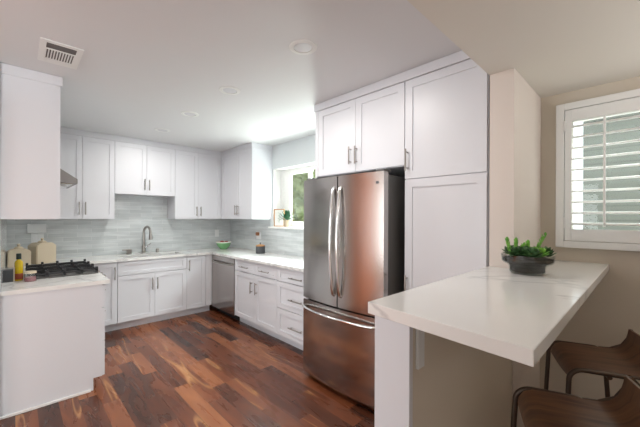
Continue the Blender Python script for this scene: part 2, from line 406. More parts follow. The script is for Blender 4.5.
# ------------------------------------------------------------------ shuttered window in the nook
w2 = thing('window_2', 'window', 'window'); del w2['label']; del w2['category']; w2['kind'] = 'structure'
fr = NB(); FY0, FY1, FZ0, FZ1 = -1.04, .437, 1.252, 2.238; t = .045
box(fr, XW-.045, FY1-t, FZ0, XW-.0005, FY1, FZ1, .004); box(fr, XW-.045, FY0, FZ0, XW-.0005, FY0+t, FZ1, .004)
box(fr, XW-.045, FY0+t, FZ1-t, XW-.0005, FY1-t, FZ1, .004); box(fr, XW-.045, FY0+t, FZ0, XW-.0005, FY1-t, FZ0+t, .004)
obj('window_frame', fr, trimw, w2)
def shutter(y0, y1, far=True):
    s = NB(); x0, x1 = XW-.036, XW-.006; z0, z1 = FZ0+t+.003, FZ1-t-.003; st = .035
    lz0, lz1 = 1.378, 2.112
    box(s, x0, y1-st, z0, x1, y1, z1, .002); box(s, x0, y0, z0, x1, y0+st, z1, .002)
    box(s, x0, y0+st, z0, x1, y1-st, lz0, .002); box(s, x0, y0+st, lz1, x1, y1-st, z1, .002)
    p = obj('shutter_panel', s, trimw, w2)
    n = 10; dz = (lz1-lz0)/n; yc = (y0+y1)/2
    for k in range(n):
        l = NB(); zc = lz0+dz*(k+.5); a = math.radians(6)
        pts = [(.034*math.cos(q), .0075*math.sin(q)) for q in [2*PI*i/12 for i in range(12)]]
        pts = [(XW-.018+px*math.cos(a)-pz*math.sin(a), zc+px*math.sin(a)+pz*math.cos(a)) for px, pz in pts]
        prism(l, pts, y0+st+.002, y1-st-.002, 'y')
        obj('louver', l, trimw, p, True)
    obj('tilt_rod', box(NB(), XW-.062, yc-.006, lz0+.02, XW-.052, yc+.006, lz1-.005, .002), trimw, p)
    for zh in (2.08, 1.42):
        obj('hinge', tube(NB(), [(XW-.047, y1 if far else y0, zh-.035), (XW-.047, y1 if far else y0, zh+.035)], .005), trimw, p, True)
shutter(-.016, FY1-t-.004); shutter(-.41, -.02); shutter(-.99, -.414, False)
sp_ = NB(); q_ = .022; box(sp_, XW+.10, NY0, NZ0, XW+.14, NY1, NZ0+q_); box(sp_, XW+.10, NY0, NZ1-q_, XW+.14, NY1, NZ1); box(sp_, XW+.10, NY1-q_, NZ0+q_, XW+.14, NY1, NZ1-q_); box(sp_, XW+.10, NY0, NZ0+q_, XW+.14, NY0+q_, NZ1-q_)
obj('outer_frame', sp_, trimw, w2)
obj('pane', box(NB(), XW+.118, NY0+q_, NZ0+q_, XW+.124, NY1-q_, NZ1-q_), pane_g, w2)

# outside
struct('ground', box(NB(), XW+.2, -6, -.2, 12, 9, -.1), mat('paving', srgb(170, 168, 160), .9))
struct('wall_neighbour', box(NB(), 3.9, -5, -.1, 4.1, .415, 3.6), siding_m)
hb = NB(); bmesh.ops.create_grid(hb, x_segments=70, y_segments=40, size=.5)
for v in hb.verts:
    yy = v.co.x*6+4.6; zz = (v.co.y+.5)*2.75-.1
    v.co = Vector((4.9 + .12*math.sin(7*yy+3*zz)+.10*math.sin(13*zz-4*yy)+random.uniform(-.07, .07), yy, zz))
r = bmesh.ops.extrude_face_region(hb, geom=hb.faces[:])
for v in [g for g in r['geom'] if isinstance(g, bmesh.types.BMVert)]: v.co.x += .7
bmesh.ops.recalc_face_normals(hb, faces=hb.faces[:])
tag(obj('hedge', hb, hedge_m), 'olive green hedge outside the kitchen window', 'hedge')

# ------------------------------------------------------------------ cabinets
def shaker(w, h, fr=.058, t=.02, rec=.009):
    """door front facing -Y, origin at lower left front of carcass"""
    bm = NB(); f = fr
    if h < .2: f = min(fr, h*.27)
    box(bm, 0, -t+rec, 0, w, 0, h)
    def bx(a, b, c, d):
        box(bm, a, -t, b, c, -t+rec, d)
    bx(0, 0, fr, h); bx(w-fr, 0, w, h); bx(fr, 0, w-fr, f); bx(fr, h-f, w-fr, h)
    return bm
def pull(kind, x, z, ln, parent):
    bm = NB(); y = -.052
    if kind == 'v':
        tube(bm, [(x, y, z-ln/2), (x, y, z+ln/2)], .0065)
        for s in (-1, 1): tube(bm, [(x, -.019, z+s*ln*.36), (x, y, z+s*ln*.36)], .005)
    else:
        tube(bm, [(x-ln/2, y, z), (x+ln/2, y, z)], .0065)
        for s in (-1, 1): tube(bm, [(x+s*ln*.36, -.019, z), (x+s*ln*.36, y, z)], .005)
    return obj('handle', bm, nickel, parent, True)
def cabinet(name, label, loc, rotz, w, h, d, z0, fronts, toe=0.0, recess=.06, toe_x0=0.0, toe_x1=0.0, group=None):
    c = thing(name, label, 'cabinet', loc, rotz, group)
    b = NB()
    if 'sink' in name:      # open-topped carcass so the basin hangs inside it
        box(b, .0008, 0, z0+toe, w-.0008, d, .67)
        for q in ((.0008, 0, .018, d), (w-.018, 0, w-.0008, d), (.018, 0, w-.018, .018), (.018, d-.012, w-.018, d)): box(b, q[0], q[1], .67, q[2], q[3], z0+h)
    else: box(b, .0008, 0, z0+toe, w-.0008, d, z0+h)
    obj('body', b, white, c)
    if toe: obj('toe_kick', box(NB(), .0008, recess, z0+.0005, w-.0008, d, z0+toe), white, c)
    for f in fronts:
        kind, x0, x1, a, e = f[:5]
        bm = shaker(x1-x0-.003, e-a-.003) if kind != 'filler_panel' else box(NB(), 0, -.018, 0, x1-x0-.003, 0, e-a-.003)
        dr = obj(kind, bm, white, c, loc=(x0+.0015, 0, a+.0015))
        if len(f) > 5:
            hk, hx, hz, ln = f[5]
            pull(hk, hx-x0-.0015, hz-a-.0015, ln, dr)
    return c
g_low, g_up = 'base cabinets', 'wall cabinets'
TK = .105; HB = .8815
yb = 4.595; db = YB-yb-.002
# back run base (x grows right)
cabinet('base_cabinet', 'narrow white base cabinet left of the sink doors, with one tall pull', (.56, yb, 0), 0, .377, HB, db, 0,
        [('door', .02, .375, TK, .875, ('v', .343, .74, .16))], TK, group=g_low)
cabinet('sink_cabinet', 'white sink base cabinet with long false front over two doors', (.938, yb, 0), 0, .872, HB, db, 0,
        [('false_front', 0, .872, .702, .875), ('door', 0, .441, TK, .698, ('v', .403, .555, .16)), ('door', .441, .872, TK, .698, ('v', .468, .555, .16))], TK, group=g_low)
cabinet('base_cabinet', 'single-door white base cabinet right of the sink, beside the corner', (1.811, yb, 0), 0, .385, HB, db, 0,
        [('door', 0, .285, TK, .875, ('v', .03, .745, .16)), ('filler_panel', .287, .384, TK, .8815)], TK, group=g_low)
# right run base: rot -90, local x runs towards the camera (-Y)
xr = 2.223; dr_ = XK-xr-.002; R9 = -PI/2
cabinet('base_cabinet', 'white base cabinet beside the dishwasher with two drawers over two doors', (xr, 3.893, 0), R9, .963, HB, dr_, 0,
        [('drawer', 0, .507, .725, .875, ('h', .262, .79, .20)), ('drawer', .507, .963, .725, .875, ('h', .728, .79, .20)),
         ('door', 0, .507, TK, .721, ('v', .437, .555, .15)), ('door', .507, .963, TK, .721, ('v', .545, .555, .15))], TK, group=g_low)
cabinet('drawer_cabinet', 'white three-drawer base cabinet next to the fridge', (xr, 2.929, 0), R9, .715, HB, dr_, 0,
        [('drawer', 0, .715, .722, .875, ('h', .352, .785, .22)), ('drawer', 0, .715, .414, .718, ('h', .352, .545, .22)),
         ('drawer', 0, .715, TK, .410, ('h', .352, .24, .22))], TK, group=g_low)
# left run base: rot +90, local x runs away (+Y), front faces +X
xl = .535; dl = xl-XL-.002; L9 = PI/2
c = cabinet('drawer_cabinet', 'white base cabinet whose plain end panel faces the room below the cooktop counter', (xl, 3.162, 0), L9, .49, HB, dl, 0,
        [('drawer', 0, .49, .68, .875, ('h', .29, .79, .2)), ('drawer', 0, .49, .40, .676, ('h', .29, .60, .2)), ('drawer', 0, .49, TK, .396, ('h', .29, .27, .2))], TK, group=g_low)
obj('end_panel', prism(NB(), [(.0, TK), (-.0, .8812), (dl, .8812), (dl, .001), (.078, .001), (.078, TK)], -.006, 0, 'x'), white, c)
obj('shoe_moulding', box(NB(), -.018, .079, .001, -.0065, dl, .02, .003), trimw, c)
cabinet('base_cabinet', 'white base cabinet carrying the gas cooktop', (xl, 3.654, 0), L9, .80, HB-.07, dl, 0,
        [('door', 0, .4, TK, .80, ('v', .36, .66, .15)), ('door', .4, .8, TK, .80, ('v', .44, .66, .15))], TK, group=g_low)
# wall cabinets, back wall
yu = 4.869; du = YB-yu-.001
ZB_, ZT_ = 1.422, 2.462
cabinet('wall_cabinet', 'tall two-door white wall cabinet behind the range hood, left of the sink', (.255, yu, 0), 0, .701, ZT_-ZB_, du, ZB_,
        [('door', 0, .350, ZB_, ZT_, ('v', .317, 1.555, .16)), ('door', .350, .701, ZB_, ZT_, ('v', .382, 1.555, .16))], group=g_up)
cabinet('wall_cabinet', 'short two-door white wall cabinet hung above the sink', (.957, yu, 0), 0, .781, ZT_-1.76, du, 1.76,
        [('door', 0, .391, 1.76, ZT_, ('v', .361, 1.90, .15)), ('door', .391, .781, 1.76, ZT_, ('v', .421, 1.90, .15))], group=g_up)
cabinet('wall_cabinet', 'tall two-door white wall cabinet on the back wall, in the corner right of the sink', (1.739, yu, 0), 0, .763, ZT_-ZB_, du, ZB_,
        [('door', 0, .355, ZB_, ZT_, ('v', .325, 1.54, .15)), ('door', .355, .742, ZB_, ZT_, ('v', .39, 1.54, .15))], group=g_up)
cabinet('wall_cabinet', 'two-door white wall cabinet with bright bare side beside the kitchen window', (2.504, 4.868, 0), R9, .960, ZT_-ZB_, XK-2.504-.001, ZB_,
        [('door', .022, .551, ZB_, ZT_, ('v', .52, 1.56, .15)), ('door', .551, .960, ZB_, ZT_, ('v', .59, 1.56, .15))], group=g_up)
# left wall cabinets
c = cabinet('wall_cabinet', 'white wall cabinet at the left edge, its plain end panel towards the room', (.23, 3.13, 0), L9, .54, ZT_-1.43, .23-XL-.001, 1.43,
        [('door', 0, .54, 1.43, ZT_, ('v', .49, 1.56, .15))], group=g_up)
obj('end_panel', box(NB(), -.004, .001, 1.43, 0, .23-XL-.001, ZT_), white, c)
cabinet('wall_cabinet', 'short white wall cabinet above the range hood', (.23, 3.672, 0), L9, .78, ZT_-1.93, .23-XL-.001, 1.93,
        [('door', 0, .39, 1.93, ZT_), ('door', .39, .78, 1.93, ZT_)], group=g_up)
# tall units
xt = 2.124; dt = XW-xt-.001
c = cabinet('fridge_cabinet', 'deep two-door white cabinet above the fridge', (xt, 2.194, 0), R9, .957, 2.466-1.838, dt, 1.838,
        [('door', .04, .494, 1.842, 2.464, ('v', .445, 1.983, .15)), ('door', .494, .957, 1.842, 2.464, ('v', .510, 1.98, .15))])
obj('side_stile', box(NB(), 0, -.019, 1.842, .036, -.001, 2.464), white, c)
sp2 = thing('side_panel', 'white upright panel between the fridge and the drawer cabinet', 'side panel', (xt, 2.194, 0), R9)
obj('panel', box(NB(), 0, -.019, .001, .019, dt, 1.837), white, sp2)
cabinet('pantry_cabinet', 'tall white pantry cabinet of two stacked doors between the fridge and the breakfast bar', (xt, 1.236, 0), R9, .567, 2.466, dt, 0,
        [('door', .003, .563, 1.737, 2.464, ('v', .026, 1.875, .16)), ('door', .003, .563, .11, 1.733, ('v', .026, .95, .16))], TK)

# ------------------------------------------------------------------ worktops
SX0, SX1, SY0, SY1 = 1.02, 1.80, 4.72, 5.02
z0, z1 = .882, .914; xf, yf = 2.183, 4.555
wt = NB()
def slab(pts): prism(wt, pts, z0, z1)
slab([(.575, yf), (SX0, yf), (SX0, YB-.002), (.575, YB-.002)])
slab([(SX0, yf), (SX1, yf), (SX1, SY0), (SX0, SY0)]); slab([(SX0, SY1), (SX1, SY1), (SX1, YB-.002), (SX0, YB-.002)])
slab([(SX1, yf), (xf, yf), (xf, 2.215), (XK-.002, 2.215), (XK-.002, YB-.002), (SX1, YB-.002)])
slab([(XL+.002, 4.46), (.575, 4.46), (.575, YB-.002), (XL+.002, YB-.002)])
tag(obj('worktop', wt, quartz_m), 'white quartz worktop running round the sink wall and the window wall', 'worktop')
tag(obj('worktop', prism(NB(), [(XL+.002, 3.145), (.585, 3.145), (.585, 4.458), (XL+.002, 4.458)], z0, z1), quartz_m),
    'white quartz worktop under the gas cooktop, at the left edge', 'worktop')
pb = prism(NB(), [(.895, .667), (.842, .172), (XW-.001, .166), (XW-.001, YS-.001), (2.1075, YS-.001), (2.1035, YS-.001), (2.1035, .662)], 1.117, 1.157)
bmesh.ops.bevel(pb, geom=[e for e in pb.edges], offset=.002, segments=1, affect='EDGES')
tag(obj('breakfast_bar', pb, quartz_m), 'white veined quartz breakfast bar top on the beige half wall', 'counter')
# bracket
b = NB(); box(b, .985, YS-.007, .94, 1.028, YS-.0005, 1.1165, .001); box(b, .985, .25, 1.110, 1.028, YS-.007, 1.1165)
b2 = thing('support_bracket', 'small white steel bracket on the half wall under the breakfast bar', 'bracket', (0, 0, 0))
b3 = NB(); box(b3, .985, .25, 1.110, 1.028, YS-.0072, 1.1165)
b.free(); b = NB(); box(b, .985, YS-.007, .94, 1.028, YS+.0035, 1.1165, .001)
obj('upright', b, plastic, b2); obj('arm', b3, plastic, b2)

# ------------------------------------------------------------------ sink, tap
s = thing('kitchen_sink', 'stainless undermount sink set in the worktop under the short cabinet', 'sink', (0, 0, 0))
b = NB(); zb = .70; e = .004
box(b, SX0-e, SY0-e, zb-e, SX1+e, SY1+e, zb)
for q in ((SX0-e, SY0-e, SX0, SY1+e), (SX1, SY0-e, SX1+e, SY1+e), (SX0, SY0-e, SX1, SY0), (SX0, SY1, SX1, SY1+e)): box(b, q[0], q[1], zb, q[2], q[3], .881)
obj('basin', b, mat('sink_steel', srgb(96, 96, 96), .35, .6), s); obj('drain', lathe(NB(), [(0, .003), (.03, .003), (.045, .006), (.05, 0), (.05, -.0)], 20, 1.42, 4.91, zb), chrome, s, True)
f = thing('kitchen_faucet', 'brushed nickel gooseneck faucet standing behind the sink', 'faucet', (1.378, 5.095, .914))
obj('base', lathe(NB(), [(0, 0), (.03, 0), (.03, .01), (.024, .016), (.026, .10), (.021, .115), (0, .115)], 24), nickel, f, True)
d = Vector((.26, -.96, 0)); pts = [Vector((0, 0, .10)), Vector((0, 0, .28))] + [d*(.085-.085*math.cos(q))+Vector((0, 0, .305+.085*math.sin(q))) for q in [PI*i/14 for i in range(15)]] + [d*.172+Vector((0, 0, .28))]
obj('spout', tube(NB(), pts, .0165, 14), nickel, f, True)
obj('spray_head', tube(NB(), [d*.172+Vector((0, 0, .290)), d*.173+Vector((0, 0, .28)), d*.176+Vector((0, 0, .205))], [.018, .023, .025], 16), nickel, f, True)
obj('handle', tube(NB(), [(.018, -.012, .085), (.045, -.02, .105), (.09, -.03, .15)], [.012, .010, .007], 12), chrome, f, True)
f = thing('soap_dispenser', 'square brushed soap dispenser with flat spout left of the faucet', 'soap dispenser', (1.185, 5.10, .914))
obj('body', box(NB(), -.03, -.03, 0, .03, .03, .072, .004), nickel, f); obj('spout', box(NB(), -.085, -.02, .056, -.031, .02, .071, .003), nickel, f)
tag(obj('air_gap', lathe(NB(), [(0, 0), (.024, 0), (.024, .05), (.02, .058), (0, .06)], 24, 1.565, 5.08, .914), nickel, None, True), 'small brushed nickel air gap cap right of the faucet', 'air gap')

# ------------------------------------------------------------------ dishwasher
dw = thing('dishwasher', 'stainless dishwasher between the corner and the drawers', 'dishwasher', (2.223, 4.572, 0), R9)
obj('body', box(NB(), .004, .002, .11, 0.672, dr_, .879), fridge_side, dw)
obj('toe_kick', box(NB(), .004, .06, .001, 0.673, .3, .108), dark, dw)
obj('door', box(NB(), .005, -.028, .09, 0.673, 0, .80, .004), steel_m, dw)
obj('control_panel', box(NB(), .005, -.028, .803, 0.673, 0, .874, .004), steel_m, dw)
h = NB(); pts = [(.045, -.028, .785)] + [(.045+.585*i/12, -.028-.045*math.sin(PI*i/12)**.35, .785) for i in range(1, 12)] + [(.63, -.028, .785)]
obj('handle', tube(h, pts, .013, 10, 1.0), nickel, dw, True)

# ------------------------------------------------------------------ fridge
fy0, fy1 = 2.168, 1.30; fx = 1.93
fg = thing('refrigerator', 'stainless french-door refrigerator with bottom freezer drawer', 'refrigerator', (0, 0, 0))
def bow(y): u = (y-fy1)/(fy0-fy1)*2-1; return fx+.004-.036*(1-u*u)
def front(ya, yb_, z0, z1, xb=1.99, n=14):
    pts = [(xb, yb_), (xb, ya)] + [(bow(ya+(yb_-ya)*i/n), ya+(yb_-ya)*i/n) for i in range(n+1)]
    bm = prism(NB(), pts, z0, z1)
    return bm
obj('cabinet_body', box(NB(), 1.995, fy1+.004, .03, 2.70, fy0-.004, 1.768, .003), fridge_side, fg)
mid = 1.717
for n_, a, b_, hy in (('door', mid+.006, fy0, mid+.038), ('door', fy1, mid-.006, mid-.036)):
    bm = front(a, b_, .722, 1.79); bmesh.ops.bevel(bm, geom=[e for e in bm.edges if abs(e.verts[0].co.z-e.verts[1].co.z) < 1e-5], offset=.004, segments=2, affect='EDGES')
    dd = obj(n_, bm, steel_m, fg, True)
    xs = bow(hy); z0h, z1h = .825, 1.685
    pts = [(xs+.004, hy, z0h-.012)] + [(xs-.012-.040*math.sin(PI*i/20)**.8, hy, z0h+(z1h-z0h)*i/20) for i in range(21)] + [(xs+.004, hy, z1h+.012)]
    obj('handle', tube(NB(), pts, .0145, 12, .8), chrome, dd, True)
bm = front(fy1, fy0, .045, .708); bmesh.ops.bevel(bm, geom=[e for e in bm.edges if abs(e.verts[0].co.z-e.verts[1].co.z) < 1e-5], offset=.004, segments=2, affect='EDGES')
dd = obj('freezer_drawer', bm, steel_m, fg, True)
pts = [(bow(fy0-.03)+.004, fy0-.03, .650)] + [(bow(fy0-.04-(fy0-fy1-.08)*i/24)-.025-.045*math.sin(PI*i/24)**.6, fy0-.04-(fy0-fy1-.08)*i/24, .650) for i in range(25)] + [(bow(fy1+.03)+.004, fy1+.03, .650)]
obj('handle', tube(NB(), pts, .0145, 12, .8), chrome, dd, True)
obj('gasket', box(NB(), 1.985, fy1+.01, .03, 1.996, fy0-.01, 1.785), dark, fg)
obj('hinge_cover', box(NB(), 1.96, fy1+.02, 1.79, 2.06, fy1+.09, 1.81, .003), fridge_side, fg)
obj('hinge_cover', box(NB(), 1.96, fy0-.09, 1.79, 2.06, fy0-.02, 1.81, .003), fridge_side, fg)
obj('badge', box(NB(), bow(1.352)-.0025, 1.340, 1.700, bow(1.352)+.004, 1.364, 1.718, .001), mat('badge_grey', srgb(120, 122, 126), .35, .6), fg)
obj('feet', box(NB(), 2.02, fy1+.03, .001, 2.6, fy0-.03, .03), dark, fg)

# ------------------------------------------------------------------ cooktop and hood
ck = thing('gas_cooktop', 'stainless gas cooktop with black cast iron grates on the left worktop', 'cooktop', (0, 0, 0))
CX0, CX1, CY0, CY1 = .07, .572, 3.56, 4.33
obj('plate', box(NB(), CX0, CY0, .9142, CX1, CY1, .925, .003), fridge_side, ck)
for (bx_, by_) in ((.19, 3.70), (.45, 3.70), (.32, 3.945), (.19, 4.19), (.45, 4.19)):
    obj('burner', lathe(NB(), [(0, 0), (.045, 0), (.045, .012), (.03, .016), (.03, .024), (0, .026)], 20, bx_, by_, .925), blk, ck, True)
for k in range(3):
    gb = NB(); a = CY0+.012+k*.243; e = a+.238; zt = .957
    for (p, q) in (((CX0+.012, a), (CX1-.012, a)), ((CX0+.012, e), (CX1-.012, e)), ((CX0+.012, a), (CX0+.012, e)), ((CX1-.012, a), (CX1-.012, e))):
        box(gb, p[0]-.006, p[1]-.006, zt-.014, q[0]+.006, q[1]+.006, zt)
    ym = (a+e)/2; xm = (CX0+CX1)/2
    box(gb, CX0+.012, ym-.005, zt-.012, CX1-.012, ym+.005, zt+.003); box(gb, xm-.005, a, zt-.012, xm+.005, e, zt+.003)
    for xx in (CX0+.13, CX1-.13): box(gb, xx-.005, a, zt-.012, xx+.005, e, zt+.003)
    for xx in (CX0+.012, CX0+.13, xm, CX1-.13, CX1-.012):
        for yy in (a+.004, e-.004): box(gb, xx-.010, yy-.010, .925, xx+.010, yy+.010, zt+.022)
    obj('grate', gb, blk, ck)
fp = NB(); prism(fp, [(.556, .815), (.612, .815), (.628, .835), (.622, .878), (.590, .8815), (.556, .8815)], 3.662, 4.40, 'y')
obj('control_panel', fp, chrome, ck)
for k in range(5): obj('knob', tube(NB(), [(.62, 3.74+k*.155, .85), (.660, 3.74+k*.155, .853)], .019, 16), chrome, ck, True)
# hood
hd = thing('range_hood', 'slanted stainless range hood on the left wall past the end cabinet', 'range hood', (0, 0, 0))
obj('canopy', prism(NB(), [(XL+.009, 1.765), (.425, 1.765), (.425, 1.805), (.250, 1.925), (XL+.009, 1.925)], 3.70, 4.44, 'y'), mat('hood_steel', srgb(150, 147, 146), .35, .5), hd)
obj('filter', box(NB(), XL+.03, 3.72, 1.757, .39, 4.42, 1.7648), chrome, hd)
obj('lamp_lens', lathe(NB(), [(0, -.02), (.03, -.014), (.035, 0), (0, 0)], 20, .33, 3.80, 1.757), plastic, hd, True)

# ------------------------------------------------------------------ ceiling fittings
LX = 1.33
dl0 = thing('recessed_ceiling_light', 'round recessed ceiling light nearest the camera', 'ceiling light', (LX, 1.503, ZC), 0, 'recessed ceiling lights')
obj('trim_ring', lathe(NB(), [(.058, -.001), (.062, -.006), (.088, -.004), (.090, -.0005), (.058, -.0005)], 40), trimw, dl0, True)
obj('lens', lathe(NB(), [(0, -.0035), (.057, -.003), (.057, -.0006), (0, -.0006)], 40), mat('light_lens', srgb(214, 214, 218), .3), dl0, True)
ld = bpy.data.lights.new('downlight', 'AREA'); ld.shape = 'DISK'; ld.size = .11; ld.energy = 9; ld.color = (1, .97, .92)
for yy in (1.503, 2.446, 3.295, 4.15):
    lo = bpy.data.objects.new('downlight', ld); C.objects.link(lo); lo.location = (LX, yy, ZC-.012)
for yy, lb in ((2.446, 'round recessed ceiling light second from the camera'), (3.295, 'round recessed ceiling light third from the camera'), (4.15, 'round recessed ceiling light farthest away, before the sink cabinets')):
    dup(dl0, (LX, yy, ZC), 0, lb)
v = thing('ceiling_vent', 'white slotted ceiling air vent above the left wall cabinet', 'vent', (.212, 2.69, ZC))
vb = NB(); hx, hy, bw = .108, .180, .032
box(vb, -hx, -hy, -.007, hx, -hy+bw, -.0005); box(vb, -hx, hy-bw, -.007, hx, hy, -.0005); box(vb, -hx, -hy+bw, -.007, -hx+bw, hy-bw, -.0005); box(vb, hx-bw, -hy+bw, -.007, hx, hy-bw, -.0005)
obj('frame', vb, trimw, v)
obj('duct_opening', box(NB(), -hx+bw, -hy+bw, -.002, hx-bw, hy-bw, -.0006), mat('duct_grey', srgb(110, 106, 104), .8), v)
vb = NB()
for k in range(11):
    xx = -hx+bw+.002+k*(2*(hx-bw)-.004)/10
    box(vb, xx-.0035, -.045, -.006, xx+.0035, hy-bw-.04, -.002)
box(vb, -hx+bw, hy-bw-.04, -.006, hx-bw, hy-bw, -.002); box(vb, -hx+bw, -.060, -.006, hx-bw, -.045, -.002)
obj('slats', vb, trimw, v)

# ------------------------------------------------------------------ stools
def seat_shell(w=.338, th=.011):
    # profile in local (y,z): y=0 front edge (towards bar), -y to the back; z relative to seat
    prof = [(.014, -.048), (.010, -.028), (-.004, -.010), (-.03, -.002), (-.09, 0), (-.16, -.001), (-.225, 0)]
    prof += [(-.225-.085*math.sin(q), .085*(1-math.cos(q))) for q in [math.radians(a) for a in (15, 30, 45, 60, 72, 80)]]
    prof += [(-.315, .095), (-.319, .122)]
    bm = NB(); n = 14; rows = []
    for s in (0, 1):
        g = []
        for i, (y, z) in enumerate(prof):
            p0 = Vector(prof[max(i-1, 0)]); p1 = Vector(prof[min(i+1, len(prof)-1)]); tt = (p1-p0).normalized(); nn = Vector((tt.y, -tt.x))
            row = []
            for k in range(n+1):
                u = k/n*2-1; ww = w/2
                if z > .05: ww *= 1-.03*((z-.05)/.155)**2
                if i < 3: ww *= 1-.05*(3-i)
                row.append(bm.verts.new((u*ww, y+s*th*nn.x - (.012*(1-u*u) if z > .05 else 0), z+s*th*nn.y - .008*(1-u*u))))
            g.append(row)
        rows.append(g)
    m = len(prof)
    for s in (0, 1):
        for i in range(m-1):
            for k in range(n): bm.faces.new((rows[s][i][k], rows[s][i][k+1], rows[s][i+1][k+1], rows[s][i+1][k]))
    for i in range(m-1):
        for k in (0, n): bm.faces.new((rows[0][i][k], rows[0][i+1][k], rows[1][i+1][k], rows[1][i][k]))
    for k in range(n):
        for i in (0, m-1): bm.faces.new((rows[0][i][k], rows[0][i][k+1], rows[1][i][k+1], rows[1][i][k]))
    bmesh.ops.recalc_face_normals(bm, faces=bm.faces[:])
    return bm
ZSEAT = .755
st = thing('bar_stool', 'walnut shell bar stool with bronze legs, nearest, at the bottom edge under the bar corner', 'bar stool', (1.345, .277, 0), math.radians(22), 'walnut bar stools')
obj('seat_shell', seat_shell(), walnut_m, st, True, loc=(0, 0, ZSEAT))
for s in (-1, 1):
    x = s*.178; r = .055; yf_, yr_ = .028, -.217; zt = ZSEAT+.003
    pts = [(x*1.10, yf_+.03, .004), (x, yf_, zt-r)] + [(x, yf_-r+r*math.cos(q), zt-r+r*math.sin(q)) for q in [PI/2*i/8 for i in range(1, 9)]]
    pts += [(x, yr_+r-r*math.sin(q), zt-r+r*math.cos(q)) for q in [PI/2*i/8 for i in range(0, 9)]] + [(x*1.10, yr_-.05, .004)]
    obj('leg_hoop', tube(NB(), pts, .0105, 12), bronze, st, True)
    obj('back_rail', tube(NB(), [(s*.176, -.19, zt+.001), (s*.176, -.235, zt+.004), (s*.176, -.285, zt+.030), (s*.175, -.312, zt+.075), (s*.174, -.322, zt+.118)], .007, 10), bronze, st, True)
obj('footrest', tube(NB(), [(-.186, .045, .27), (.186, .045, .27)], .0095, 12), bronze, st, True)
obj('stretcher', tube(NB(), [(-.184, -.243, .36), (.184, -.243, .36)], .0095, 12), bronze, st, True)
obj('stretcher', tube(NB(), [(-.172, -.12, zt-.018), (.172, -.12, zt-.018)], .0095, 12), bronze, st, True)
dup(st, (2.045, .287, 0), math.radians(22), 'walnut shell bar stool with bronze legs, farther one, under the bar near the window')

# ------------------------------------------------------------------ plant bowl on the bar
pl = thing('planter_bowl', 'footed glass bowl of green succulents on the breakfast bar', 'plant', (1.985, .437, 1.1572))
prof_o = [(0, 0), (.074, 0), (.080, .006), (.083, .036), (.089, .046), (.106, .054), (.117, .064), (.120, .100), (.1165, .100), (.1135, .066), (.104, .058), (.085, .049), (.079, .038), (.077, .010), (0, .008)]
obj('glass_bowl', lathe(NB(), prof_o, 48), bowl_g, pl, True)
obj('soil', lathe(NB(), [(0, .0085), (.076, .0105), (.0775, .038), (.083, .0505), (.102, .0605), (.111, .068), (.112, .080), (.07, .092), (0, .096)], 40), soil, pl, True)
def leaf(bm, base, dirv, ln, wd, th=.3):
    d = Vector(dirv).normalized(); s = d.cross(Vector((0, 0, 1)));
    if s.length < .1: s = Vector((1, 0, 0))
    s.normalize(); u = s.cross(d)
    P = [(0, .15), (.3, .8), (.6, 1), (.85, .6), (1, .02)]; prev = None
    for t_, w_ in P:
        c_ = Vector(base)+d*ln*t_+u*ln*.12*t_*t_
        ring = [bm.verts.new(c_+s*wd*w_*math.cos(q)+u*wd*th*w_*math.sin(q)) for q in [2*PI*i/6 for i in range(6)]]
        if prev:
            for i in range(6): bm.faces.new((prev[i], prev[(i+1) % 6], ring[(i+1) % 6], ring[i]))
        else: bm.faces.new(ring[::-1])
        prev = ring
    bm.faces.new(prev)
rnd = random.Random(3)
for i in range(13):
    a = i*2.399; rr = .098*math.sqrt((i+.4)/13); cx_, cy_ = rr*math.cos(a), rr*math.sin(a); bm = NB()
    for k in range(18):
        q = k*2.399+i; el = .15+.9*(k/18)
        leaf(bm, (cx_, cy_, .094+.022*(k/18)), (math.cos(q)*math.cos(el), math.sin(q)*math.cos(el), math.sin(el)), .050-.015*k/18, .012)
    obj('rosette', bm, leaf_l if i in (2, 7) else leaf_d, pl, True)
# tall upright stems; offsets are in the bowl's own plan
for (dx, dy, h, tx, ty) in ((-.055, .062, .105, -.018, .015), (-.02, .045, .10, -.008, .0), (.015, .0, .085, .0, 0), (.045, -.02, .135, .045, -.045), (-.035, .03, .07, .02, -.02)):
    bm = NB(); n = 22
    for k in range(n):
        t_ = k/n; q = k*2.399
        leaf(bm, (dx+tx*t_, dy+ty*t_, .088+h*t_*.85), (math.cos(q)*.5, math.sin(q)*.5, .85), .024, .0065, .5)
    obj('stem', bm, leaf_l, pl, True)

# ------------------------------------------------------------------ things on the right-hand worktop and sill
bw_ = thing('fruit_bowl', 'pale green ceramic bowl with cream rim in the worktop corner', 'bowl', (2.56, 4.90, .9142))
obj('bowl', lathe(NB(), [(0, 0), (.055, 0), (.058, .008), (.10, .05), (.122, .108), (.116, .108), (.094, .054), (.05, .016), (0, .012)], 40), green_g, bw_, True)
obj('rim', lathe(NB(), [(.1225, .106), (.128, .112), (.128, .124), (.122, .126), (.115, .122), (.115, .108)], 40), cream, bw_, True)
for i, (ax_, ay_, az_, nm) in enumerate(((-.035, .0, .098, 'leftmost'), (.045, -.012, .100, 'rightmost'), (.0, .058, .100, 'rear'), (.006, -.056, .096, 'front'))):
    o = tag(obj('red_apple', lathe(NB(), [(0, -.026), (.016, -.031), (.030, -.018), (.036, .004), (.031, .024), (.016, .033), (.004, .028), (0, .024)], 20), red, None, True, loc=(2.56+ax_, 4.90+ay_, .9142+az_)),
            'red apple heaped in the green bowl, %s of four' % nm, 'apple', 'red apples in the bowl')
cn = thing('storage_canister', 'dark grey ribbed canister with a wooden lid on the worktop below the window', 'canister', (2.66, 3.95, .9142))
cp = [(0, 0), (.066, 0), (.069, .004)]
